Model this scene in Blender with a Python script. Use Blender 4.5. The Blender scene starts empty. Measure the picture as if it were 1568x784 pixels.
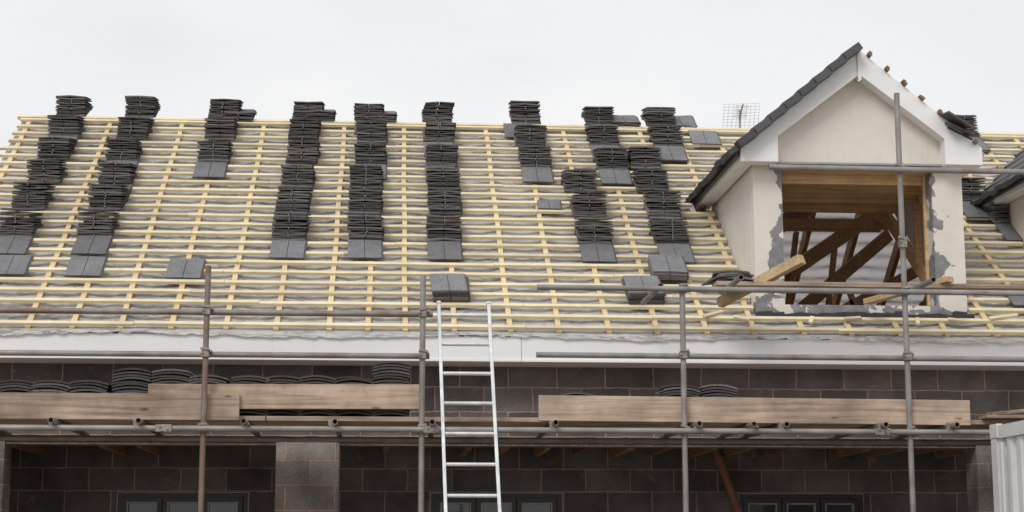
import bpy, bmesh, math, random
from mathutils import Vector, Matrix
random.seed(7)
R=random.uniform
PITCH=math.radians(36); EY=15.2; EZ=3.514; TP=math.tan(PITCH)
RIDGE_S=4.97; RY=EY+RIDGE_S*math.cos(PITCH); RZ=EZ+RIDGE_S*math.sin(PITCH)
XL,XR=-4.2,12.2
DC=[4.43,7.51]      # dormer centres

# ---------------------------------------------------------------- mesh builder
class MB:
    def __init__(s): s.v=[];s.f=[];s.r=[];s.m=[]
    def add(s,vs,fs,rnd=None,mi=0,mlist=None):
        b=len(s.v); s.v+= [tuple(v) for v in vs]
        rnd=random.random() if rnd is None else rnd
        for i,f in enumerate(fs):
            s.f.append([b+k for k in f]); s.r.append(rnd); s.m.append(mlist[i] if mlist else mi)
    def box(s,c,size,M=None,rnd=None,mi=0,mlist=None):
        hx,hy,hz=size[0]/2,size[1]/2,size[2]/2
        vs=[Vector((x,y,z)) for x in(-hx,hx) for y in(-hy,hy) for z in(-hz,hz)]
        if M is not None: vs=[M@v for v in vs]
        c=Vector(c); vs=[v+c for v in vs]
        fs=[(0,1,3,2),(4,6,7,5),(0,4,5,1),(2,3,7,6),(0,2,6,4),(1,5,7,3)]
        s.add(vs,fs,rnd,mi,mlist)
    def b2(s,x0,x1,y0,y1,z0,z1,**k): s.box(((x0+x1)/2,(y0+y1)/2,(z0+z1)/2),(x1-x0,y1-y0,z1-z0),**k)
    def cyl(s,p0,p1,r,n=14,rnd=None,mi=0,hollow=False):
        p0=Vector(p0);p1=Vector(p1);d=(p1-p0).normalized()
        a=d.orthogonal().normalized(); b=d.cross(a)
        vs=[];fs=[]
        for p in(p0,p1):
            for i in range(n):
                t=2*math.pi*i/n; vs.append(p+a*(r*math.cos(t))+b*(r*math.sin(t)))
        for i in range(n):
            j=(i+1)%n; fs.append((i,j,n+j,n+i))
        if hollow:
            for e,p in((0,p0),(1,p1)):
                sg=1 if e==0 else -1
                k=len(vs)
                for i in range(n):
                    t=2*math.pi*i/n; vs.append(p+a*(r*.82*math.cos(t))+b*(r*.82*math.sin(t)))
                for i in range(n):
                    t=2*math.pi*i/n; vs.append(p+d*sg*0.15+a*(r*.82*math.cos(t))+b*(r*.82*math.sin(t)))
                for i in range(n):
                    j=(i+1)%n
                    fs.append((e*n+j,e*n+i,k+i,k+j)); fs.append((k+j,k+i,k+n+i,k+n+j))
                fs.append(tuple(k+n+i for i in range(n)))
        else:
            fs.append(tuple(range(n))[::-1]); fs.append(tuple(range(n,2*n)))
        s.add(vs,fs,rnd,mi)
    def beam(s,p0,p1,w,h,rnd=None,mi=0,roll=0):
        p0=Vector(p0);p1=Vector(p1);d=p1-p0;L=d.length;d.normalize()
        up=Vector((0,0,1))
        if abs(d.z)>.95: up=Vector((0,1,0))
        x=d.cross(up).normalized(); z=x.cross(d)
        M=Matrix((x,d,z)).transposed()@Matrix.Rotation(roll,3,'Y')
        s.box((p0+p1)/2,(w,L,h),M=M,rnd=rnd,mi=mi)
    def prism(s,poly,axis,a0,a1,rnd=None,mi=0):
        n=len(poly)
        if axis=='y': vs=[(p[0],a,p[1]) for a in(a0,a1) for p in poly]
        elif axis=='x': vs=[(a,p[0],p[1]) for a in(a0,a1) for p in poly]
        else: vs=[(p[0],p[1],a) for a in(a0,a1) for p in poly]
        fs=[tuple(range(n)),tuple(range(n,2*n))[::-1]]
        for i in range(n):
            j=(i+1)%n; fs.append((i,n+i,n+j,j))
        s.add(vs,fs,rnd,mi)
    def obj(s,name,mats,parent=None,smooth=False,bevel=0):
        me=bpy.data.meshes.new(name); me.from_pydata(s.v,[],s.f)
        if not isinstance(mats,(list,tuple)): mats=[mats]
        for m in mats: me.materials.append(m)
        at=me.attributes.new('rnd','FLOAT','FACE'); at.data.foreach_set('value',s.r)
        me.polygons.foreach_set('material_index',s.m)
        if smooth: me.polygons.foreach_set('use_smooth',[True]*len(s.f))
        me.update()
        bm=bmesh.new(); bm.from_mesh(me); bmesh.ops.recalc_face_normals(bm,faces=bm.faces); bm.to_mesh(me); bm.free()
        o=bpy.data.objects.new(name,me); bpy.context.collection.objects.link(o)
        if parent: o.parent=parent
        if smooth:
            md=o.modifiers.new('es','EDGE_SPLIT'); md.split_angle=math.radians(40)
        if bevel:
            md=o.modifiers.new('bev','BEVEL'); md.width=bevel; md.segments=2; md.limit_method='ANGLE'
        return o
def empty(name,parent=None):
    o=bpy.data.objects.new(name,None); bpy.context.collection.objects.link(o)
    o.empty_display_size=.2
    if parent:o.parent=parent
    return o

# ---------------------------------------------------------------- materials
class NT:
    def __init__(s,name):
        s.m=bpy.data.materials.new(name); s.m.use_nodes=True
        s.t=s.m.node_tree; s.n=s.t.nodes; s.l=s.t.links
        s.bsdf=s.n['Principled BSDF']; s.out=s.n['Material Output']
        s.tc=s.n.new('ShaderNodeTexCoord').outputs['Object']
    def map(s,scale=(1,1,1),rot=(0,0,0),loc=(0,0,0),src=None):
        n=s.n.new('ShaderNodeMapping'); n.inputs['Scale'].default_value=scale; n.inputs['Rotation'].default_value=rot; n.inputs['Location'].default_value=loc
        s.l.new(src or s.tc,n.inputs['Vector']); return n.outputs[0]
    def noise(s,scale,detail=4,vec=None,rough=.5,dist=0):
        n=s.n.new('ShaderNodeTexNoise'); n.inputs['Scale'].default_value=scale; n.inputs['Detail'].default_value=detail
        n.inputs['Roughness'].default_value=rough; n.inputs['Distortion'].default_value=dist
        s.l.new(vec or s.tc,n.inputs['Vector']); return n.outputs['Fac']
    def ramp(s,fac,stops):
        n=s.n.new('ShaderNodeValToRGB'); e=n.color_ramp.elements
        while len(e)<len(stops): e.new(.5)
        for i,(p,c) in enumerate(stops):
            e[i].position=p; e[i].color=(c if len(c)==4 else (*c,1)) if not isinstance(c,(int,float)) else (c,c,c,1)
        s.l.new(fac,n.inputs[0]); return n.outputs[0]
    def mix(s,fac,a,b,mode='MIX'):
        n=s.n.new('ShaderNodeMix'); n.data_type='RGBA'; n.blend_type=mode
        for k,v in((0,fac),(6,a),(7,b)):
            if hasattr(v,'is_linked') or hasattr(v,'links'): s.l.new(v,n.inputs[k])
            else: n.inputs[k].default_value=v if k==0 else ((*v,1) if len(v)==3 else v)
        return n.outputs[2]
    def attr(s):
        n=s.n.new('ShaderNodeAttribute'); n.attribute_name='rnd'; return n.outputs['Fac']
    def math(s,op,a,b=0):
        n=s.n.new('ShaderNodeMath'); n.operation=op
        for k,v in((0,a),(1,b)):
            if isinstance(v,(int,float)): n.inputs[k].default_value=v
            else: s.l.new(v,n.inputs[k])
        return n.outputs[0]
    def col(s,c): s.l.new(c,s.bsdf.inputs['Base Color']) if not isinstance(c,tuple) else setattr(s.bsdf.inputs['Base Color'],'default_value',(*c,1))
    def bump(s,h,st=.3,d=.01):
        n=s.n.new('ShaderNodeBump'); n.inputs['Strength'].default_value=st; n.inputs['Distance'].default_value=d
        s.l.new(h,n.inputs['Height']); s.l.new(n.outputs[0],s.bsdf.inputs['Normal'])
    def rough(s,v,metal=0,spec=None):
        s.bsdf.inputs['Roughness'].default_value=v; s.bsdf.inputs['Metallic'].default_value=metal
        if spec is not None: s.bsdf.inputs['Specular IOR Level'].default_value=spec

def wood(name,c0,c1,dark,axis='x',rough=.8,grain=60,rv=.35,c2=None,gs=.75,blots=3.5,knots=False):
    t=NT(name)
    sc={'x':(1.2,grain,grain),'y':(grain,1.2,grain),'z':(grain,grain,1.2)}[axis]
    g=t.noise(1,5,t.map(sc),.6,.4)
    base=t.mix(t.attr(),c0,c1)
    if c2:  # the occasional weathered length
        base=t.mix(t.ramp(t.attr(),[(.80,0),(.84,.8)]),base,c2)
    gr=t.ramp(g,[(.3,dark),(.55,(1,1,1))])
    c=t.mix(gs,base,gr,'MULTIPLY')
    blot=t.ramp(t.noise(blots,4,rough=.6),[(.3,(1-rv,)*3),(.65,(1,1,1))])
    c=t.mix(.85,c,blot,'MULTIPLY')
    if knots:
        vo=t.n.new('ShaderNodeTexVoronoi'); vo.inputs['Scale'].default_value=1; t.l.new(t.map((2.2,7,7)),vo.inputs['Vector'])
        c=t.mix(.85,c,t.ramp(vo.outputs['Distance'],[(.05,(.35,.28,.22)),(.11,(1,1,1))]),'MULTIPLY')
        c=t.mix(.85,c,t.ramp(t.noise(1.4,8,rough=.7),[(.35,(.62,.60,.58)),(.6,(1,1,1))]),'MULTIPLY')
    t.col(c); t.bump(g,.3,.004); t.rough(rough,spec=.25); return t.m

m_batten=wood('batten_timber',(.86,.765,.545),(.78,.66,.43),(.82,.75,.63),rv=.24,c2=(.68,.58,.44))
m_counter=wood('counter_batten_timber',(.82,.67,.42),(.72,.57,.34),(.8,.72,.55),'y',rv=.25)
m_board=wood('scaffold_board_timber',(.66,.51,.405),(.52,.405,.325),(.48,.42,.37),'x',.85,34,.5,None,.85,2.2,True)
m_plank=wood('sawn_timber',(.66,.50,.30),(.54,.39,.22),(.65,.55,.42),'x',.8,40)
m_rafter=wood('rafter_timber',(.54,.36,.21),(.34,.215,.125),(.6,.5,.4),'y',.8,30)
m_orange=wood('dormer_timber',(.82,.57,.31),(.66,.42,.21),(.6,.5,.4),'x',.8,30)
m_joist=wood('joist_timber',(.40,.27,.17),(.26,.17,.11),(.6,.5,.4),'y',.85,30)

def blockmat(name,c1,c2,mort,axis='x',zoff=0.0):
    t=NT(name)
    sp=t.n.new('ShaderNodeSeparateXYZ'); t.l.new(t.tc,sp.inputs[0])
    cb=t.n.new('ShaderNodeCombineXYZ'); t.l.new(sp.outputs[0 if axis=='x' else 1],cb.inputs[0])
    t.l.new(t.math('ADD',sp.outputs[2],zoff),cb.inputs[1])
    wob=t.n.new('ShaderNodeVectorMath'); wob.operation='SCALE'
    cw=t.n.new('ShaderNodeCombineXYZ'); t.l.new(t.noise(5,4,rough=.65),cw.inputs[0]); t.l.new(t.noise(6,4,rough=.65),cw.inputs[1])
    t.l.new(cw.outputs[0],wob.inputs[0]); wob.inputs['Scale'].default_value=.028
    ad=t.n.new('ShaderNodeVectorMath'); ad.operation='ADD'; t.l.new(cb.outputs[0],ad.inputs[0]); t.l.new(wob.outputs[0],ad.inputs[1])
    b=t.n.new('ShaderNodeTexBrick'); t.l.new(ad.outputs[0],b.inputs['Vector'])
    b.inputs['Scale'].default_value=1; b.inputs['Brick Width'].default_value=.45; b.inputs['Row Height'].default_value=.225
    b.inputs['Mortar Size'].default_value=.0065; b.inputs['Mortar Smooth'].default_value=.3; b.inputs['Bias'].default_value=0
    b.inputs['Color1'].default_value=(*c1,1); b.inputs['Color2'].default_value=(*c2,1); b.inputs['Mortar'].default_value=(*mort,1)
    n1=t.ramp(t.noise(90,3,rough=.7),[(.3,.6),(.7,1.25)])
    n2=t.ramp(t.noise(3,5,rough=.6),[(.3,.64),(.7,1.28)])
    c=t.mix(1,b.outputs['Color'],n1,'MULTIPLY'); c=t.mix(1,c,n2,'MULTIPLY')
    sm=t.ramp(t.noise(5,6,rough=.7,dist=.6),[(.61,0),(.74,.55)])
    c=t.mix(sm,c,mort)
    t.col(c); t.rough(.92,spec=.2)
    h=t.math('SUBTRACT',t.math('MULTIPLY',t.noise(120,3),.35),b.outputs['Fac'])
    t.bump(h,.6,.012); return t.m
m_block=blockmat('concrete_block',(.205,.185,.176),(.115,.103,.100),(.45,.33,.275),'x',.065)
m_blocky=blockmat('concrete_block_side',(.205,.185,.176),(.115,.103,.100),(.45,.33,.275),'y',.065)
m_block_lit=blockmat('concrete_block_lit',(.37,.34,.325),(.23,.21,.20),(.54,.38,.30),'x',.065)  # same block for the pillars, their stronger light put into the colour

def simple(name,c,rough=.6,metal=0,ns=8,var=.15,bump=0,spec=None):
    t=NT(name); n=t.noise(ns,6,rough=.65)
    lo=tuple(x*(1-var) for x in c); hi=tuple(min(1,x*(1+var*.6)) for x in c)
    t.col(t.ramp(n,[(.3,lo),(.7,hi)])); t.rough(rough,metal,spec)
    if bump: t.bump(t.noise(ns*12,4),bump,.005)
    return t.m
def upvc():
    t=NT('white_upvc'); n=t.noise(1,4,t.map((1.5,3,7)),.6)
    c=t.ramp(n,[(.3,(.79,.79,.795)),(.7,(.84,.84,.84))])
    st=t.ramp(t.noise(1,5,t.map((30,30,1.5)),.7),[(.57,0),(.8,.28)])
    c=t.mix(st,c,(.5,.47,.43)); t.col(c); t.rough(.4); return t.m
m_white=upvc()
def render_mat():
    t=NT('sand_cement_render')
    base=t.ramp(t.noise(2.5,5,rough=.6),[(.3,(.67,.62,.56)),(.7,(.76,.715,.655))])
    st=t.ramp(t.noise(1,5,t.map((14,14,1.2)),.7),[(.52,0),(.85,.3)])
    base=t.mix(st,base,(.50,.45,.40))
    t.col(base); t.rough(.95,spec=.15); t.bump(t.noise(140,4),.25,.004); return t.m
m_render=render_mat()
def patchy():
    t=NT('render_with_sealer')
    base=t.ramp(t.noise(2.5,5,rough=.6),[(.3,(.67,.62,.56)),(.7,(.77,.725,.665))])
    sp=t.n.new('ShaderNodeSeparateXYZ'); t.l.new(t.tc,sp.inputs[0])
    ax=t.math('ABSOLUTE',sp.outputs[0])       # object origin sits on dormer centre
    side=t.math('SUBTRACT',.81,ax)
    low=t.math('SUBTRACT',3.90,sp.outputs[2])
    inz=t.math('MAXIMUM',side,low)
    n=t.math('SUBTRACT',t.noise(3.2,5,rough=.58,dist=.3),.5)
    v=t.math('ADD',inz,t.math('MULTIPLY',n,.75))
    mk=t.ramp(t.math('ADD',v,.5),[(.535,0),(.55,1)])
    n2=t.ramp(t.noise(7,4,t.map((1,1,1),loc=(3,1,7)),.55),[(.58,0),(.60,1)])
    mk2=t.mix(n2,mk,(0,0,0))
    grey=t.ramp(t.noise(12,5),[(.3,(.18,.18,.185)),(.7,(.29,.295,.30))])
    t.col(t.mix(mk2,base,grey)); t.rough(.9,spec=.2); t.bump(t.noise(60,5),.4,.006); return t.m
m_patch=patchy()

def felt(name='roofing_membrane',trc=(.80,.74,.77),fac=.25):
    t=NT(name)
    w=t.noise(1,6,t.map((3.2,9,9)),.62,.8)
    w2=t.noise(1,5,t.map((6,20,20)),.6,1.2)
    w3=t.noise(.8,3)
    c=t.ramp(w,[(.28,(.42,.42,.435)),(.42,(.64,.63,.61)),(.58,(.80,.78,.74)),(.8,(.87,.855,.82))])
    thr=t.math('ADD',w2,t.math('MULTIPLY',t.math('SUBTRACT',w3,.5),.5))
    c=t.mix(t.ramp(thr,[(.36,.75),(.47,0)]),c,(.22,.23,.26))  # blue-grey lap marks plus wrinkle shading painted into the colour
    t.col(c); t.rough(.4,spec=.5); t.bump(t.math('ADD',w,w2),.8,.04)
    tr=t.n.new('ShaderNodeBsdfTranslucent'); tr.inputs[0].default_value=(*trc,1)
    mx=t.n.new('ShaderNodeMixShader'); mx.inputs[0].default_value=fac
    t.l.new(t.bsdf.outputs[0],mx.inputs[1]); t.l.new(tr.outputs[0],mx.inputs[2]); t.l.new(mx.outputs[0],t.out.inputs[0])
    return t.m
m_felt=felt()
m_felt2=felt('rear_membrane',(.80,.76,.79),.52)
def tile_top():
    t=NT('concrete_roof_tile')
    a=t.ramp(t.attr(),[(0,(.14,.14,.147)),(1,(.215,.217,.225))])
    n=t.ramp(t.noise(40,4,rough=.7),[(.3,.75),(.7,1.15)])
    n2=t.ramp(t.noise(5,4,rough=.6),[(.3,.82),(.7,1.1)])
    t.col(t.mix(1,t.mix(1,a,n,'MULTIPLY'),n2,'MULTIPLY')); t.rough(.65,spec=.35); t.bump(t.noise(200,3),.3,.002); return t.m
def tile_dark():
    t=NT('dark_roof_tile')
    a=t.ramp(t.attr(),[(0,(.06,.062,.07)),(1,(.105,.107,.115))])
    t.col(a); t.rough(.6,spec=.35); t.bump(t.noise(150,3),.3,.002); return t.m
def tile_edge():
    t=NT('concrete_roof_tile_edge')
    a=t.ramp(t.attr(),[(0,(.072,.066,.064)),(.7,(.125,.115,.111)),(1,(.22,.20,.19))])
    n=t.ramp(t.noise(70,4,rough=.75),[(.3,.55),(.7,1.4)])
    t.col(t.mix(1,a,n,'MULTIPLY')); t.rough(.85,spec=.25); t.bump(t.noise(150,3),.5,.004); return t.m
m_tt,m_te,m_td=tile_top(),tile_edge(),tile_dark()
def steel():
    t=NT('galvanised_tube')
    g=t.ramp(t.noise(5,5),[(.3,(.21,.20,.19)),(.7,(.33,.315,.30))])
    rm=t.ramp(t.math('ADD',t.noise(3,6,rough=.7),t.math('MULTIPLY',t.attr(),.33)),[(.60,0),(.84,.95)])
    c=t.mix(rm,g,(.20,.125,.095)); t.col(c); t.rough(.55,.3)
    t.bump(t.noise(90,4),.2,.002); return t.m
m_steel=steel()
m_coup=simple('coupler_steel',(.32,.28,.25),.5,.5,30,.5,.3)
m_alu=simple('ladder_aluminium',(.68,.69,.70),.42,.45,9,.25)
m_aer=simple('aerial_wire',(.42,.42,.42),.5,.3,9,.2)
m_frame=simple('anthracite_frame',(.035,.038,.042),.4,0,8,.2)
m_trim=simple('frame_bead',(.32,.33,.34),.35,0,8,.2)
m_dark=simple('black_felt',(.045,.045,.05),.7,0,14,.4,.4)
m_pipe=simple('clay_pipe',(.25,.115,.08),.6,0,12,.3)
m_mud=simple('ground_mud',(.27,.22,.17),.95,0,1.2,.4,.6)
m_soff=simple('ceiling_board',(.40,.30,.26),.9,0,5,.3,.2)
m_cont=simple('container_paint',(.60,.61,.60),.5,0,2.5,.15,.05)
t=NT('window_glass'); t.col((.02,.025,.03)); t.rough(.05,spec=.8); m_glass=t.m
m_strap=simple('strap',(.24,.23,.22),.6)
m_inner=simple('attic_chipboard',(.40,.29,.19),.9,0,6,.3)

# ---------------------------------------------------------------- roof helpers
CP,SP=math.cos(PITCH),math.sin(PITCH)
def rp(x,s,n=0): return Vector((x,EY+s*CP-n*SP,EZ+s*SP+n*CP))
RM=Matrix(((1,0,0),(0,CP,-SP),(0,SP,CP)))
def blocked(x,s,wallhw=1.03):
    z=EZ+s*SP
    for c in DC:
        d=abs(x-c)
        if z>3.72:
            if z<5.30 and d<wallhw: return True
            if z>=5.10 and d<(6.30-z)/.839+.03 and d<1.25 and z<6.30: return True
    return False
def spans(s,x0,x1):
    out=[];st=None;x=x0;dx=.02
    while x<=x1:
        b=blocked(x,s)
        if not b and st is None: st=x
        if b and st is not None: out.append((st,x)); st=None
        x+=dx
    if st is not None: out.append((st,x1))
    return out
RAF=[-4.1,-3.64,-3.19,-2.80,-2.38,-1.93,-1.45,-1.0,-.53,-.18,.15,.6,1.1,1.55,2.0]
while RAF[-1]<XR-.4: RAF.append(RAF[-1]+.45)

house=empty('block_house')
# walls ---------------------------------------------------
mb=MB()
mb.b2(XL+.1,XR-.1,15.6,15.8,2.56,3.40)
mb.obj('front_wall_upper',m_block,house)
mb=MB()
for x0,x1 in((-4.1,-3.42),(5.50,5.78),(9.5,9.9)):
    mb.b2(x0,x1,15.603,15.9,0,2.557)
mb.obj('corner_pillar',m_block_lit,house)
mb=MB(); mb.b2(-1.0,-.43,15.58,15.9,0,2.557); mb.obj('veranda_pillar',m_block_lit,house)
mb=MB()
wins=[(-2.66,-1.36),(.44,1.78),(3.57,4.87),(7.0,8.3)]
xs=[XL+.1]
for a,b in wins: xs+= [a,b]
xs.append(XR-.1)
for i in range(0,len(xs),2): mb.b2(xs[i],xs[i+1],17.2,17.45,0,3.3)
for a,b in wins:
    mb.b2(a,b,17.2,17.45,2.17,3.3); mb.b2(a,b,17.2,17.45,0,.95)
mb.obj('veranda_back_wall',m_block,house)
mb=MB()
for x0 in(XL+.1,XR-.3):
    mb.prism([(15.81,0),(22.9,0),(22.9,3.6),(RY,RZ-.2),(15.81,3.75)],'x',x0,x0+.2)
mb.obj('gable_wall',m_blocky,house)
mb=MB(); mb.b2(XL+.3,XR-.3,22.7,22.9,0,3.5); mb.obj('rear_wall',m_block,house)
for a,b in wins:
    mb=MB(); z0,z1=.95,2.165; y=17.24
    w=b-a
    def fr(x0,x1,za,zb,t,y0,y1,mi):
        mb.b2(x0,x1,y0,y1,zb-t,zb,mi=mi); mb.b2(x0,x1,y0,y1,za,za+t,mi=mi)
        mb.b2(x0,x0+t,y0,y1,za+t,zb-t,mi=mi); mb.b2(x1-t,x1,y0,y1,za+t,zb-t,mi=mi)
    fr(a+.005,b-.005,z0,z1-.005,.05,y-.02,y+.05,0)
    fr(a+.0,b-.0,z0-.002,z1,.010,y-.028,y-.021,1)
    n=3; pw=(w-.11)/n
    for i in range(n):
        xa=a+.055+i*pw; fr(xa,xa+pw-.008,z0+.05,z1-.057,.052,y-.035,y+.04,0)
        fr(xa+.046,xa+pw-.054,z0+.096,z1-.103,.014,y-.038,y+.03,1)
        mb.b2(xa+.06,xa+pw-.068,y+.005,y+.015,z0+.11,z1-.117,mi=2)
    mb.obj('window',[m_frame,m_trim,m_glass],house)
mb=MB(); mb.b2(XL+.3,XR-.3,15.8,17.2,2.72,2.74); mb.obj('veranda_ceiling',m_soff,house)
mb=MB(); x=XL+.4
while x<XR-.4:
    if random.random()<.85: mb.b2(x,x+R(.045,.08),15.88,17.16,2.515+R(0,.03),2.715)
    x+=.36+R(-.05,.05)
mb.obj('veranda_joist',m_joist,house)
mb=MB(); mb.b2(XL+.15,XR-.15,15.62,15.86,2.535,2.556,); mb.obj('steel_lintel',m_coup,house)
mb=MB(); mb.b2(XL+.32,XR-.32,15.85,22.6,3.32,3.35); mb.obj('attic_floor',m_inner,house)

# fascia, soffit
mb=MB()
for x0,x1 in((XL-.05,1.20),(1.203,6.2),(6.203,XR)):
    mb.b2(x0,x1,15.185,15.205,3.285,3.488); mb.b2(x0,x1,15.170,15.205,3.262,3.284)
mb.obj('fascia_board',m_white,house,bevel=.003)
mb=MB(); mb.b2(XL-.05,XR,15.206,15.6,3.262,3.272); mb.obj('soffit',m_white,house)
mb=MB()
N=260
vs=[];fs=[]
for i in range(N+1):
    x=XL+(XR-XL)*i/N
    dz=R(-.006,.006)+.008*math.sin(x*2.1)
    vs+= [(x,15.30,EZ+.055),(x,15.165,EZ-.010+dz),(x,15.160,EZ-.035+dz*2)]
for i in range(N):
    a=i*3
    fs+=[(a,a+1,a+4,a+3),(a+1,a+2,a+5,a+4)]
mb.add(vs,fs,.5); mb.obj('eaves_felt_strip',m_felt,house)

def membrane(name,front=True):
    mb=MB(); NX=420; NS=50
    vs=[];fs=[]
    for i in range(NX+1):
        x=XL+(XR-XL)*i/NX
        ph=0
        for k in range(len(RAF)-1):
            if RAF[k]<=x<RAF[k+1]: ph=(x-RAF[k])/(RAF[k+1]-RAF[k])
        for j in range(NS+1):
            s=RIDGE_S*j/NS
            sag=-.020*math.sin(math.pi*ph)*(1+.5*math.sin(s*5.3+i*.02)) + .004*math.sin(x*31+s*9)*math.sin(s*41)
            p=rp(x,s,sag-.004)
            if not front: p=Vector((p.x,2*RY-p.y,p.z))
            vs.append(p)
    for i in range(NX):
        for j in range(NS):
            x=XL+(XR-XL)*(i+.5)/NX; s=RIDGE_S*(j+.5)/NS
            if front and blocked(x,s,.97): continue
            a=i*(NS+1)+j
            fs.append((a,a+NS+1,a+NS+2,a+1))
    mb.add(vs,fs,.5)
    return mb.obj(name,m_felt if front else m_felt2,house,smooth=False)
membrane('front_roof_membrane'); membrane('rear_roof_membrane',False)

mb=MB()
for x in RAF:
    s=.02
    while s<RIDGE_S-.1:
        s2=min(RIDGE_S-.02,s+.1)
        if not blocked(x,(s+s2)/2):
            mb.box(rp(x+.004*math.sin(s*3+x*7),(s+s2)/2,.013),(.048,s2-s+.001,.025),M=RM,rnd=(x*7.3)%1)
        s=s2
mb.obj('counter_battens',m_counter,house)
mb=MB()
GA=.21
for i in range(24):
    s=.06+GA*i
    for a,b in spans(s,XL-R(0,.09),XR):
        x=a
        while x<b-.01:
            L=R(1.8,4.5); x2=min(b,x+L)
            if b-x2<.5: x2=b
            ds=R(-.008,.008); tilt=R(-.004,.004)
            M=Matrix.Rotation(tilt,3,'Z')
            mb.box(rp((x+x2)/2,s+ds,.038+R(0,.003)),(x2-x-.004,.050,.028),M=RM@M)
            x=x2
mb.box(rp((XL+XR)/2,RIDGE_S-.03,.045),(XR-XL+.08,.05,.038),M=RM,rnd=.1)
mb.obj('tile_battens',m_batten,house)
mb=MB()
for i in range(24):
    p=rp((XL+XR)/2,.06+GA*i,.03); p.y=2*RY-p.y
    mb.box(p,(XR-XL,.05,.027),M=Matrix.Rotation(-PITCH,3,'X'))
mb.obj('rear_tile_battens',m_batten,house)
mb=MB(); mb.b2(XL,XR,RY-.02,RY+.02,RZ-.26,RZ-.08); mb.obj('ridge_board',m_rafter,house)
mb=MB(); x=XL+.35
while x<XR:
    def rb(s0,s1,front):
        p,q=rp(x,s0,-.145),rp(x,s1,-.145)
        if not front: p.y=2*RY-p.y; q.y=2*RY-q.y
        mb.beam(p,q,.055,.16,rnd=random.random())
    rb(0.25,RIDGE_S-.15,False)
    if not any(abs(x-c)<1.05 for c in DC): rb(0.35,RIDGE_S-.15,True)
    else: rb(3.6,RIDGE_S-.15,True)
    if not any(abs(x-c)<1.3 for c in DC):
        mb.beam((x+.05,RY-2.2,4.62),(x+.05,RY+2.1,4.62),.045,.12)
        mb.beam((x+.05,RY+.2,3.4),(x+.05,RY+1.7,4.9),.045,.10)
    x+=.6
for c in DC:
    # valley boards running up and back to the right, with a few studs under them
    mb.beam((c-1.7,RY-1.3,4.15),(c+1.1,RY+.2,5.95),.06,.19,rnd=.9)
    mb.beam((c-1.0,RY-.6,3.95),(c+1.5,RY+.5,5.65),.05,.17,rnd=.4)
    mb.beam((c-.2,RY-.2,3.9),(c+1.6,RY+.6,5.35),.05,.15,rnd=.7)
    for dx,z in((-.35,4.98),(.15,5.2),(.62,5.2)):
        mb.beam((c+dx-.16,RY-.35,3.5),(c+dx+.10,RY-.25,z),.05,.10,rnd=random.random())
    mb.beam((c-1.6,RY-1.5,5.06),(c+1.6,RY-1.5,5.06),.045,.10,rnd=.2)
mb.obj('roof_trusses',m_rafter,house)

# ---------------------------------------------------------------- tiles
def tile(mb,o,M,rnd=None,t=.017,w=.33,L=.42,cam=3.0):
    rnd=random.random() if rnd is None else rnd
    for sg in(-1,1):
        Rr=Matrix.Rotation(math.radians(cam*sg),3,'Y')
        c=M@(Vector((sg*w*.252,L/2,t/2))+Vector((0,0,-abs(cam)*.0008)))
        mb.box(Vector(o)+c,(w*.488,L,t),M=M@Rr,rnd=rnd,mlist=[1,1,1,1,1,0])
    c=M@Vector((w*.5+.004,L/2,t*.25)); mb.box(Vector(o)+c,(.022,L*.985,t*.45),M=M,rnd=rnd*.6,mi=1)
def ctile(mb,o,M,w=.32,L=.42,t=.016,rise=.030,rnd=None):
    rnd=random.random() if rnd is None else rnd
    n=8; vs=[];fs=[];ml=[]
    for i in range(n+1):
        k=i/n*2-1; x=k*w/2; z=rise*(1-k*k)
        for y in(0,L):
            for dz in(0,t): vs.append(Vector(o)+M@Vector((x,y,z+dz)))
    for i in range(n):
        a=4*i;b=a+4
        fs+=[(a+1,b+1,b+3,a+3),(a,a+2,b+2,b),(a,b,b+1,a+1),(a+2,a+3,b+3,b+2)]; ml+=[0,1,1,1]
    fs+=[(0,1,3,2),(4*n,4*n+2,4*n+3,4*n+1)]; ml+=[1,1]
    mb.add(vs,fs,rnd,mlist=ml)
def rotm(tilt,yaw=0,roll=0):
    return Matrix.Rotation(yaw,3,'Z')@Matrix.Rotation(tilt,3,'X')@Matrix.Rotation(roll,3,'Y')
def stack(mb,x,s,n=10,base_tile=False,h=.0265):
    p=rp(x,s,.055)
    lean=R(-.0025,.0025)
    for i in range(n):
        tl=math.radians(max(10,34-i*5.5)+R(-.8,.8))
        o=p+Vector((lean*i+R(-.008,.008),R(-.012,.012),h*i+R(-.003,.003)))
        tile(mb,o,rotm(tl,R(-.03,.03),R(-.016,.016)),L=.40,t=R(.013,.019),cam=R(1,4.5)*(1 if i%2 else -.6))
    for i in range(n-1):
        if random.random()<.5:
            mb.box(p+Vector((R(-.008,.008),-.012,h*i+.02)),(.010,.004,.014),mi=2,rnd=.5)
    if base_tile:
        tile(mb,rp(x+R(-.01,.01),s-.39,.052),RM@rotm(0,R(-.02,.02)),cam=1,rnd=R(.1,.9))
MATS=[m_tt,m_te,m_strap]
STEP=[1.77,2.42,3.06,3.69,4.33,4.95]
cols={-3.64:[1,1,1,1,1,1],-2.89:[1,1,1,1,1,1],-1.93:[0,0,0,1,1,1],-.98:[1,1,1,1,1,1],-.24:[1,1,1,1,1,1],.55:[1,1,1,1,1,1],
      1.60:[0,0,0,1,1,0],2.43:[0,0,0,1,1,1],2.03:[1,1,1,0,0,0],3.16:[0,0,0,0,1,1],2.82:[1,1,1,1,0,0]}
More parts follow.
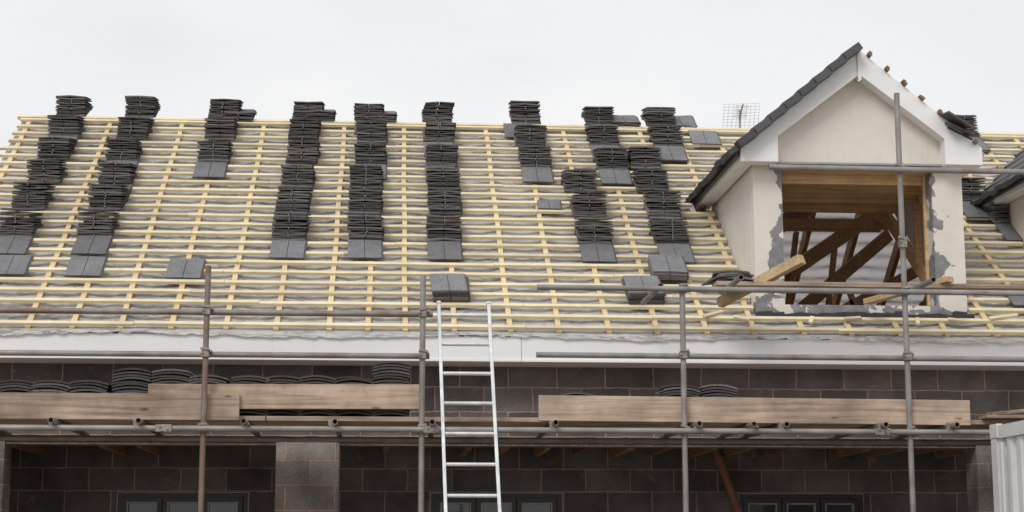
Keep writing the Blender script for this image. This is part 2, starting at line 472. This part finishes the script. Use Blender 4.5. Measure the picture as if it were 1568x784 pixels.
for X,fl in cols.items():
    mb=MB(); first=True
    for k,fg in enumerate(fl):
        if fg:
            n=11 if k<2 else 10
            if k==5: n=R(9,11)
            stack(mb,X+R(-.025,.025),STEP[k]+R(-.03,.03),int(n),first or (random.random()<.35)); first=False
    if X==1.60: stack(mb,1.57,4.98,11,False); tile(mb,rp(1.47,4.55,.052),RM,cam=1)
    mb.obj('roof_tile_stack',MATS)
for X,S in((6.26,2.93),(6.50,2.38),(6.76,4.80),(9.3,2.4),(9.3,3.06),(10.2,1.77),(10.2,2.42)):
    mb=MB(); stack(mb,X,S,11,True); mb.obj('roof_tile_stack',MATS)
for X,S,n,yw in((.57,.50,6,.02),(2.69,.98,5,-.02),(2.40,.50,6,.03)):
    mb=MB()
    for i in range(n):
        tile(mb,rp(X+R(-.01,.01),S+R(-.01,.01),.055+.022*i),RM@rotm(math.radians(-1.0*i),yw+R(-.02,.02)),cam=R(.5,2),rnd=R(.7,1) if i==n-1 else None)
    mb.obj('roof_tile_stack',MATS)
for X,S,w in((-3.56,.95,0),(-2.86,.94,0),(-1.93,.92,0),(1.66,2.60,1),(3.62,4.45,0),(6.1,.55,0)):
    mb=MB(); tile(mb,rp(X,S,.054),RM@rotm(0,R(-.02,.02)),cam=.8,rnd=R(.3,1),L=.40 if not w else .21,w=.33 if not w else .24)
    mb.obj('roof_tile',MATS)
for X,S,n in((2.74,4.93,3),(3.42,4.95,2),(3.15,4.97,3),(-1.75,4.9,5),(-.82,4.92,6),(-.12,4.92,5)):
    mb=MB(); stack(mb,X,S,n); mb.obj('roof_tile_stack',MATS)

# ---------------------------------------------------------------- dormers
def dormer(c):
    d=empty('dormer',house); T=.839; A=6.30
    def O(mb,name,mat,**k):
        mb.v=[(v[0]-c,v[1],v[2]) for v in mb.v]
        o=mb.obj(name,mat,d,**k); o.location.x=c; return o
    mb=MB()
    mb.b2(c-1.0,c-.725,15.52,15.70,3.70,5.22); mb.b2(c+.725,c+1.02,15.52,15.70,3.70,5.22)
    mb.b2(c-.725,c+.725,15.52,15.70,3.70,3.86)
    O(mb,'front_frame_wall',m_patch)
    mb=MB(); mb.prism([(c-1.1,5.205),(c+1.1,5.205),(c+1.1,5.34),(c,6.22),(c-1.1,5.34)],'y',15.47,15.519)
    O(mb,'gable_panel',m_render)
    mb=MB()
    for sx in(-1,1):
        P=[(c+sx*x,z) for x,z in((.003,6.285),(1.16,5.345),(1.16,5.18),(.80,5.18),(.80,5.43),(.003,6.04))]
        mb.prism(P,'y',15.31,15.469)
        P=[(c+sx*x,z) for x,z in((1.165,5.325),(1.165,5.185),(1.02,5.185),(1.02,5.325))]
        yb=EY+(5.27-EZ)/TP
        mb.prism(P,'y',15.472,yb)
    mb.box((c,15.300,6.13),(.035,.012,.26)) 
    mb.box((c,15.300,5.99),(.02,.012,.05),M=Matrix.Rotation(math.radians(45),3,'Y'))
    O(mb,'barge_board',m_white,bevel=.004)
    mb=MB()
    mb.b2(c-.81,c+.81,15.40,15.52,5.185,5.204); O(mb,'gable_bead',m_trim)
    mb=MB()
    for sx in(-1,1):
        x0,x1=sorted((c+sx*1.0,c+sx*.94))
        mb.prism([(15.705,3.80),(15.705,5.26),(17.60,5.26)],'x',x0,x1)
        mb.prism([(15.52,3.70),(15.704,3.80),(15.704,3.70)],'x',x0,x1)
    O(mb,'cheek_wall',m_render)
    mb=MB(); n=5; half=1.22
    for j in range(n):
        xa=half*(1-j/n)+.03; xb=half*(1-(j+1)/n)-.005
        za,zb=A-T*xa+.03,A-T*xb+.012
        ya=EY+(A-T*xa-EZ)/TP+.05
        y=15.26+R(0,.01)
        while y<ya:
            y2=min(y+.165,ya)
            j1=R(-.004,.004)
            mb.prism([(c-xa,za+j1),(c-xb,zb),(c-xb,zb-.03),(c-xa,za-.026+j1)],'y',y,y2-.004,mi=0)
            y=y2
    O(mb,'roof_tiles',[m_td])
    mb=MB(); n=8
    for j in range(n):
        l=1.52/n; u=.035+(j+.5)*l
        x=-math.cos(math.radians(40))*u; z=A+.012-math.sin(math.radians(40))*u
        mb.box((c+x,15.235,z),(l+.02,.15,.075),M=Matrix.Rotation(math.radians(-40+4),3,'Y'),rnd=R(0,1))
    O(mb,'verge_tiles',[m_td],bevel=.006)
    mb=MB(); y=15.25
    while y<17.75:
        mb.box((c-1.225+R(-.01,.01),y+.08,5.285+R(-.01,.012)),(.12,.155,.05),M=Matrix.Rotation(math.radians(-33+R(-4,4)),3,'Y')); y+=.165
    mb.b2(c-1.20,c-1.172,15.34,17.6,5.23,5.32)
    O(mb,'eaves_tiles',[m_td])
    mb=MB()
    for sx in(-1,1):
        vs=[(c,15.32,A-.005),(c,EY+(A-.005-EZ)/TP,A-.005),(c+sx*1.20,EY+(A-.005-T*1.2-EZ)/TP,A-.005-T*1.2),(c+sx*1.20,15.32,A-.005-T*1.2)]
        mb.add(vs,[(0,1,2,3)])
    O(mb,'dormer_membrane',m_felt)
    mb=MB(); bm2=Matrix.Rotation(math.radians(40),3,'Y')
    for j in range(7):
        x=.10+j*.165
        z=A+.012-T*x; yb=EY+(z-EZ)/TP
        mb.box((c+x,(15.26+yb)/2,z),(.04,yb-15.26,.026),M=bm2,rnd=1)
        if j<6: mb.box((c+x+R(-.01,.01),15.32+R(-.02,.02),z+.024),(.034,.07,.024),M=Matrix.Rotation(math.radians(40+R(-12,12)),3,'Y'),rnd=1)
    O(mb,'dormer_battens',m_joist)
    mb=MB()
    for i in range(9):
        x=.98+.045*(i%6)+R(-.01,.01)
        tile(mb,Vector((c+x+.02,15.26+.10*i,A+.03-T*x+.008*(i%3))),Matrix.Rotation(math.radians(90),3,'Z')@Matrix.Rotation(math.radians(R(-14,-2)),3,'Y')@rotm(math.radians(R(18,34)),R(-.1,.1)),L=.26)
    O(mb,'loose_eaves_tiles',MATS[:2])
    mb=MB()
    for k,y in enumerate((15.74,16.15,16.6,17.1)):
        mb.b2(c-.93,c+.93,y,y+.045,5.07,5.20)
    for y in(15.74,16.1,16.45):
        zb=EZ+(y-EY)*TP
        for sx in(-1,1):
            x0,x1=sorted((c+sx*.935,c+sx*.86)); mb.b2(x0,x1,y+.05,y+.10,zb,5.05)
    for sx in(-1,1):
        x0,x1=sorted((c+sx*.93,c+sx*.70)) 
        mb.b2(x0,x1,15.702,15.735,3.87,5.20)
    mb.b2(c-.72,c+.72,15.56,15.70,5.155,5.20)
    mb.b2(c-.93,c+.93,17.9,17.945,5.02,5.16)
    O(mb,'dormer_ceiling_joist',m_orange)
    mb=MB()
    for sx in(-1,1):
        mb.beam((c+sx*.90,15.75,3.84),(c+sx*.90,17.6,5.15),.045,.14)
        mb.beam((c+sx*.9,17.55,5.1),(c+sx*.05,19.0,6.1),.045,.14)
    O(mb,'trimmer_rafter',m_orange)
    mb=MB()
    x=c-1.0
    while x<c+1.0:
        w=R(.05,.16); mb.box((x+w/2,15.505+R(-.01,0),3.745+R(-.012,.015)),(w+.01,.04+R(0,.03),.06+R(0,.04)),M=Matrix.Rotation(R(-.15,.15),3,'Y')); x+=w
    O(mb,'sill_apron',m_dark,bevel=.01)
for c in DC: dormer(c)

mb=MB()
for x,s,L,an in((3.0,.30,.22,.5),(3.25,.22,.14,-.4),(3.9,.20,.12,1.2),(4.3,.24,.16,.15),(4.9,.19,.13,1.3),(5.3,.22,.2,-.2),(5.75,.3,.3,.25)):
    mb.box(rp(x,s,.07),(L,.04,.022),M=RM@Matrix.Rotation(an,3,'Z'))
mb.obj('batten_offcuts',m_batten)

# ---------------------------------------------------------------- scaffolding
sc=empty('scaffolding')
mb=MB(); r=.0242; Y=14.0
def tube(p,q,rn=None,rr=r): mb.cyl(p,q,rr,16,rnd=R(0,1) if rn is None else rn,hollow=True)
st=[(-1.49,3.91,1.0),(.285,3.85,.35),(2.465,3.80,.3),(4.375,5.50,.35),(-4.6,4.0,.6),(6.7,4.6,.3)]
# standards stand either side of the site container at x 6.7, so that one starts on its roof line
for x,zt,rn in st: tube((x,Y,0),(x,Y,zt),rn)
yo=Y+.05; yf=Y-.05
led=[((-5.2,yo,3.53),(.37,yo,3.53),.6),((-5.2,yo,3.18),(.345,yo,3.18),.4),((-5.4,yf,2.565),(5.20,yf,2.565),.05),
     ((1.235,yf,3.755),(7.5,yf,3.745),.1),((1.235,yo,3.20),(7.5,yo,3.19),.4),((3.22,yf,4.815),(7.5,yf,4.80),.2),
     ((-5.2,15.25,2.565),(7,15.25,2.565),.3)]
for p,q,rn in led: tube(p,q,rn)
put=[-4.1,-3.4,-2.69,-2.02,-1.15,-.45,.37,1.36,2.56,3.03,3.27,4.11,4.7]
for x in put:
    tube((x+R(-.03,.03),13.86-R(0,.06),2.618),(x+R(-.03,.03),15.58,2.618),R(.2,.9))
tube((2.3,Y+.1,3.80),(2.3,15.1,3.80)) 
for x in(2.95,4.6,6.4): tube((x,Y-.1,3.85),(x,14.75,3.85),.4)
mb.obj('tubes',m_steel,sc,smooth=True)
mb=MB()
def coupler(x,y,z,along='x'):
    mb.box((x,y,z),(.062,.075,.060)); mb.box((x+R(-.01,.01),y-.035,z+.036),(.075,.028,.02),M=Matrix.Rotation(R(-.3,.3),3,'Y'))
    mb.cyl((x-.025,y-.06,z),(x-.025,y-.012,z),.009,8); mb.cyl((x+.042,y-.04,z+.02),(x+.042,y+.03,z+.02),.011,8)
for x,zt,_ in st:
    for (p,q,_r) in led[:-1]:
        if p[0]-.02<=x<=q[0]+.02 and p[2]<zt: coupler(x,Y-.005,p[2])
coupler(4.375,Y,4.18); mb.box((4.375,13.99,4.18),(.06,.06,.09))
for x in put:
    mb.box((x,13.955,2.60),(.05,.055,.085),M=Matrix.Rotation(R(-.2,.2),3,'Y')); mb.cyl((x+.03,13.90,2.60),(x+.03,13.98,2.60),.01,8)
for x in(-1.80,4.12,.36):
    mb.box((x,yf-.002,2.565),(.13,.06,.058)); mb.cyl((x-.03,yf-.045,2.575),(x-.03,yf,2.575),.009,8); mb.cyl((x+.03,yf-.045,2.555),(x+.03,yf,2.555),.009,8)
mb.obj('couplers',m_coup,sc,bevel=.004)
mb=MB()
for k in range(5):
    y0=14.14+k*.232; x=-5.2+R(0,.5)
    while x<6.8:
        L=3.0+R(0,.9); x2=min(x+L,6.9)
        mb.b2(x,x2-.01,y0,y0+.224,2.646+R(0,.004),2.684)
        x=x2
mb.obj('deck_boards',m_board,sc)
mb=MB()
def toe(x0,x1,z0a,z0b,y,h=.222,rnd=None):
    M=Matrix.Rotation(-math.atan2(z0b-z0a,x1-x0),3,'Y')
    mb.box(((x0+x1)/2,y,(z0a+z0b)/2+h/2),(x1-x0,.038,h),M=M,rnd=rnd)
toe(-5.1,-1.21,2.640,2.642,14.075,.215,.7); toe(-1.96,.265,2.735,2.745,14.12,.205,.1); toe(1.255,4.92,2.652,2.632,14.075,.212,.1)
mb.obj('toe_boards',m_board,sc,bevel=.004)
mb=MB()
mb.b2(2.86,7.0,14.50,14.73,3.875,3.915); mb.b2(5.04,5.40,14.0,14.2,2.69,2.715)
mb.beam((5.1,14.1,2.73),(5.7,14.3,2.80),.10,.03)
mb.obj('inner_boards',m_board,sc,bevel=.004)
mb=MB(); mb.beam((2.98,15.0,3.79),(3.60,14.40,4.10),.085,.085); mb.obj('timber_baulk',m_plank,bevel=.003)
mb=MB(); mb.beam((4.42,15.3,3.86),(4.93,14.45,3.945),.095,.05); mb.obj('timber_baulk',m_plank,bevel=.003)
mb=MB()
for i in range(4): ctile(mb,(3.02+R(-.03,.03),14.5,3.918+i*.02),rotm(math.radians(R(-2,2)),R(-.2,.2)),rise=.018)
mb.obj('roof_tile_stack',MATS)

def dstack(x,ztop,y=14.22):
    mb=MB(); h=.025; n=max(3,round((ztop-2.69)/h))
    for i in range(n):
        ctile(mb,(x+R(-.012,.012),y+R(-.01,.01),2.69+h*i),rotm(math.radians(R(-1,1)),R(-.02,.02),R(-.012,.012)+(.04 if ztop<3.05 else 0)),rise=R(.018,.028),w=.315)
    mb.obj('roof_tile_stack',MATS)
px=lambda p:-3.22+ (p)*(.00538)
for p,zt in((25,2.955),(78,2.96),(136,2.955),(202,3.06),(260,3.07),(320,3.01),(383,3.01),(436,3.01),(490,3.01),(547,3.02),(604,3.13)):
    dstack(px(p)*.99,zt)
dstack(px(232),3.06,14.65)
dstack(2.48,2.965); dstack(2.81,2.965); dstack(1.62,2.90)

# ---------------------------------------------------------------- ladder
mb=MB()
bl,br=Vector((.535,13.24,0)),Vector((.98,13.24,0)); tl_,tr_=Vector((.424,14.22,3.64)),Vector((.846,14.22,3.64))
mb.beam(bl,tl_,.028,.062); mb.beam(br,tr_,.028,.062)
z=.25
while z<3.6:
    k=z/3.64; a=bl.lerp(tl_,k); b=br.lerp(tr_,k)
    mb.cyl(a,b,.0165,12); z+=.2535
for t_ in(tl_,tr_):
    mb.beam(t_,t_+(tl_-bl).normalized()*.02,.034,.068)
mb.obj('ladder',m_alu,bevel=.004)

mb=MB(); mb.cyl((3.27,17.02,2.70),(3.58,16.98,1.80),.042,18); mb.cyl((3.58,16.98,1.82),(3.66,16.95,0),.042,18); mb.cyl((3.33,17.01,2.52),(3.36,17.007,2.44),.052,18)
mb.obj('drain_pipe',m_pipe,smooth=True)

# container
ct=empty('shipping_container')
X0,X1,Y0,Y1,H=4.74,7.18,7.04,13.1,2.56
mb=MB()
for x in(X0,X1-.12):
    for y in(Y0,Y1-.12): mb.b2(x,x+.12,y,y+.12,0.02,H)
for x in(X0,X1-.08):
    mb.b2(x,x+.08,Y0+.12,Y1-.12,H-.11,H-.01); mb.b2(x,x+.08,Y0+.12,Y1-.12,.02,.16)
for y in(Y0,Y1-.08):
    mb.b2(X0+.12,X1-.12,y,y+.08,H-.11,H-.01); mb.b2(X0+.12,X1-.12,y,y+.08,.02,.16)
mb.b2(X0+.08,X1-.08,Y0+.08,Y1-.08,H-.05,H-.03)
for x,sg in((X0,1),(X1,-1)):
    y=Y0+.12; pts=[]
    while y<Y1-.13:
        for yy,dd in((0,.045),(.07,.045),(.105,.015),(.175,.015),(.21,.045)): pts.append((y+yy,x+sg*dd))
        y+=.21
    vs=[];fs=[]
    for yy,xx in pts: vs+=[(xx,min(yy,Y1-.12),.16),(xx,min(yy,Y1-.12),H-.11)]
    for i in range(len(pts)-1): fs.append((2*i,2*i+1,2*i+3,2*i+2))
    mb.add(vs,fs,.5)
for y in(Y0+.02,Y1-.04): mb.b2(X0+.12,X1-.12,y,y+.02,.16,H-.11)
mb.obj('body',m_cont,ct,bevel=.004)
mb=MB()
mb.box((X0+.017,Y1-.08,H-.05),(.05,.16,.11))
mb.cyl((X0-.02,Y1-.30,.3),(X0-.02,Y1-.30,H-.15),.016,10)
mb.obj('corner_castings',m_cont,ct,bevel=.01)

an=MB()
cx,cy,cz=4.70,22.0,7.35
an.cyl((cx,cy,4.42),(cx,cy,cz+.1),.016,10)
for i in range(9): 
    x=-.24+.48*i/8; an.cyl((cx+x,cy-.0,cz-.17),(cx+x+.03,cy-.05,cz+.17),.002,6)
for j in range(9):
    z=-.17+.34*j/8; an.cyl((cx-.25+.01*j/3,cy-.03,cz+z),(cx+.26,cy-.03,cz+z+.02),.002,6)
an.cyl((cx,cy,cz),(cx-.1,cy-.7,cz),.010,8)
for k in range(7): an.cyl((cx-.1*k/7-.09,cy-.1*k,cz),(cx-.1*k/7+.09,cy-.1*k,cz),.003,6)
an.obj('television_aerial',m_aer)

mb=MB(); mb.add([(-600,-600,0),(600,-600,0),(600,600,0),(-600,600,0)],[(0,1,2,3)]); mb.obj('ground',m_mud)

# ---------------------------------------------------------------- world / light
w=bpy.data.worlds.new('World'); bpy.context.scene.world=w; w.use_nodes=True
nt=w.node_tree; nt.nodes.clear(); N=nt.nodes.new; L=nt.links.new
out=N('ShaderNodeOutputWorld'); sky=N('ShaderNodeTexSky'); sky.sky_type='NISHITA'; sky.sun_disc=False
sky.sun_elevation=math.radians(41); sky.sun_rotation=math.radians(211)
b1=N('ShaderNodeBackground'); b1.inputs[1].default_value=.1; L(sky.outputs[0],b1.inputs[0])
tc=N('ShaderNodeTexCoord'); mp=N('ShaderNodeMapping'); mp.inputs['Scale'].default_value=(1,1,2.6); L(tc.outputs['Generated'],mp.inputs[0])
no=N('ShaderNodeTexNoise'); no.inputs['Scale'].default_value=2.6; no.inputs['Detail'].default_value=5; no.inputs['Roughness'].default_value=.5; L(mp.outputs[0],no.inputs['Vector'])
cr=N('ShaderNodeValToRGB'); cr.color_ramp.elements[0].position=.32; cr.color_ramp.elements[0].color=(.81,.825,.85,1)
cr.color_ramp.elements[1].position=.64; cr.color_ramp.elements[1].color=(.965,.96,.95,1); L(no.outputs['Fac'],cr.inputs[0])
b2=N('ShaderNodeBackground'); b2.inputs[1].default_value=1.0; L(cr.outputs[0],b2.inputs[0])
mx=N('ShaderNodeMixShader'); mx.inputs[0].default_value=.94; L(b1.outputs[0],mx.inputs[1]); L(b2.outputs[0],mx.inputs[2]); L(mx.outputs[0],out.inputs[0])
sd=bpy.data.lights.new('sun','SUN'); sd.energy=1.5; sd.angle=math.radians(24); sd.color=(1,.97,.93)
so=bpy.data.objects.new('sun',sd); bpy.context.collection.objects.link(so)
dirv=Vector((.42,.70,-.70)).normalized(); so.rotation_euler=dirv.to_track_quat('-Z','Y').to_euler(); so.location=(-10,-10,20)

# ---------------------------------------------------------------- camera
cam=bpy.data.cameras.new('camera'); co=bpy.data.objects.new('camera',cam); bpy.context.collection.objects.link(co)
cam.sensor_width=36; cam.lens=36*2600/1568; cam.clip_end=2000
th=math.radians(9.8); a=math.radians(4.2)
f=Vector((math.sin(a)*math.cos(th),math.cos(a)*math.cos(th),math.sin(th))); r_=Vector((math.cos(a),-math.sin(a),0)); u=r_.cross(f)
co.matrix_world=Matrix.Translation((0,0,1.6))@Matrix((r_,u,-f)).transposed().to_4x4()
s=bpy.context.scene; s.camera=co
s.view_settings.view_transform='Standard'; s.view_settings.look='None'; s.view_settings.exposure=0
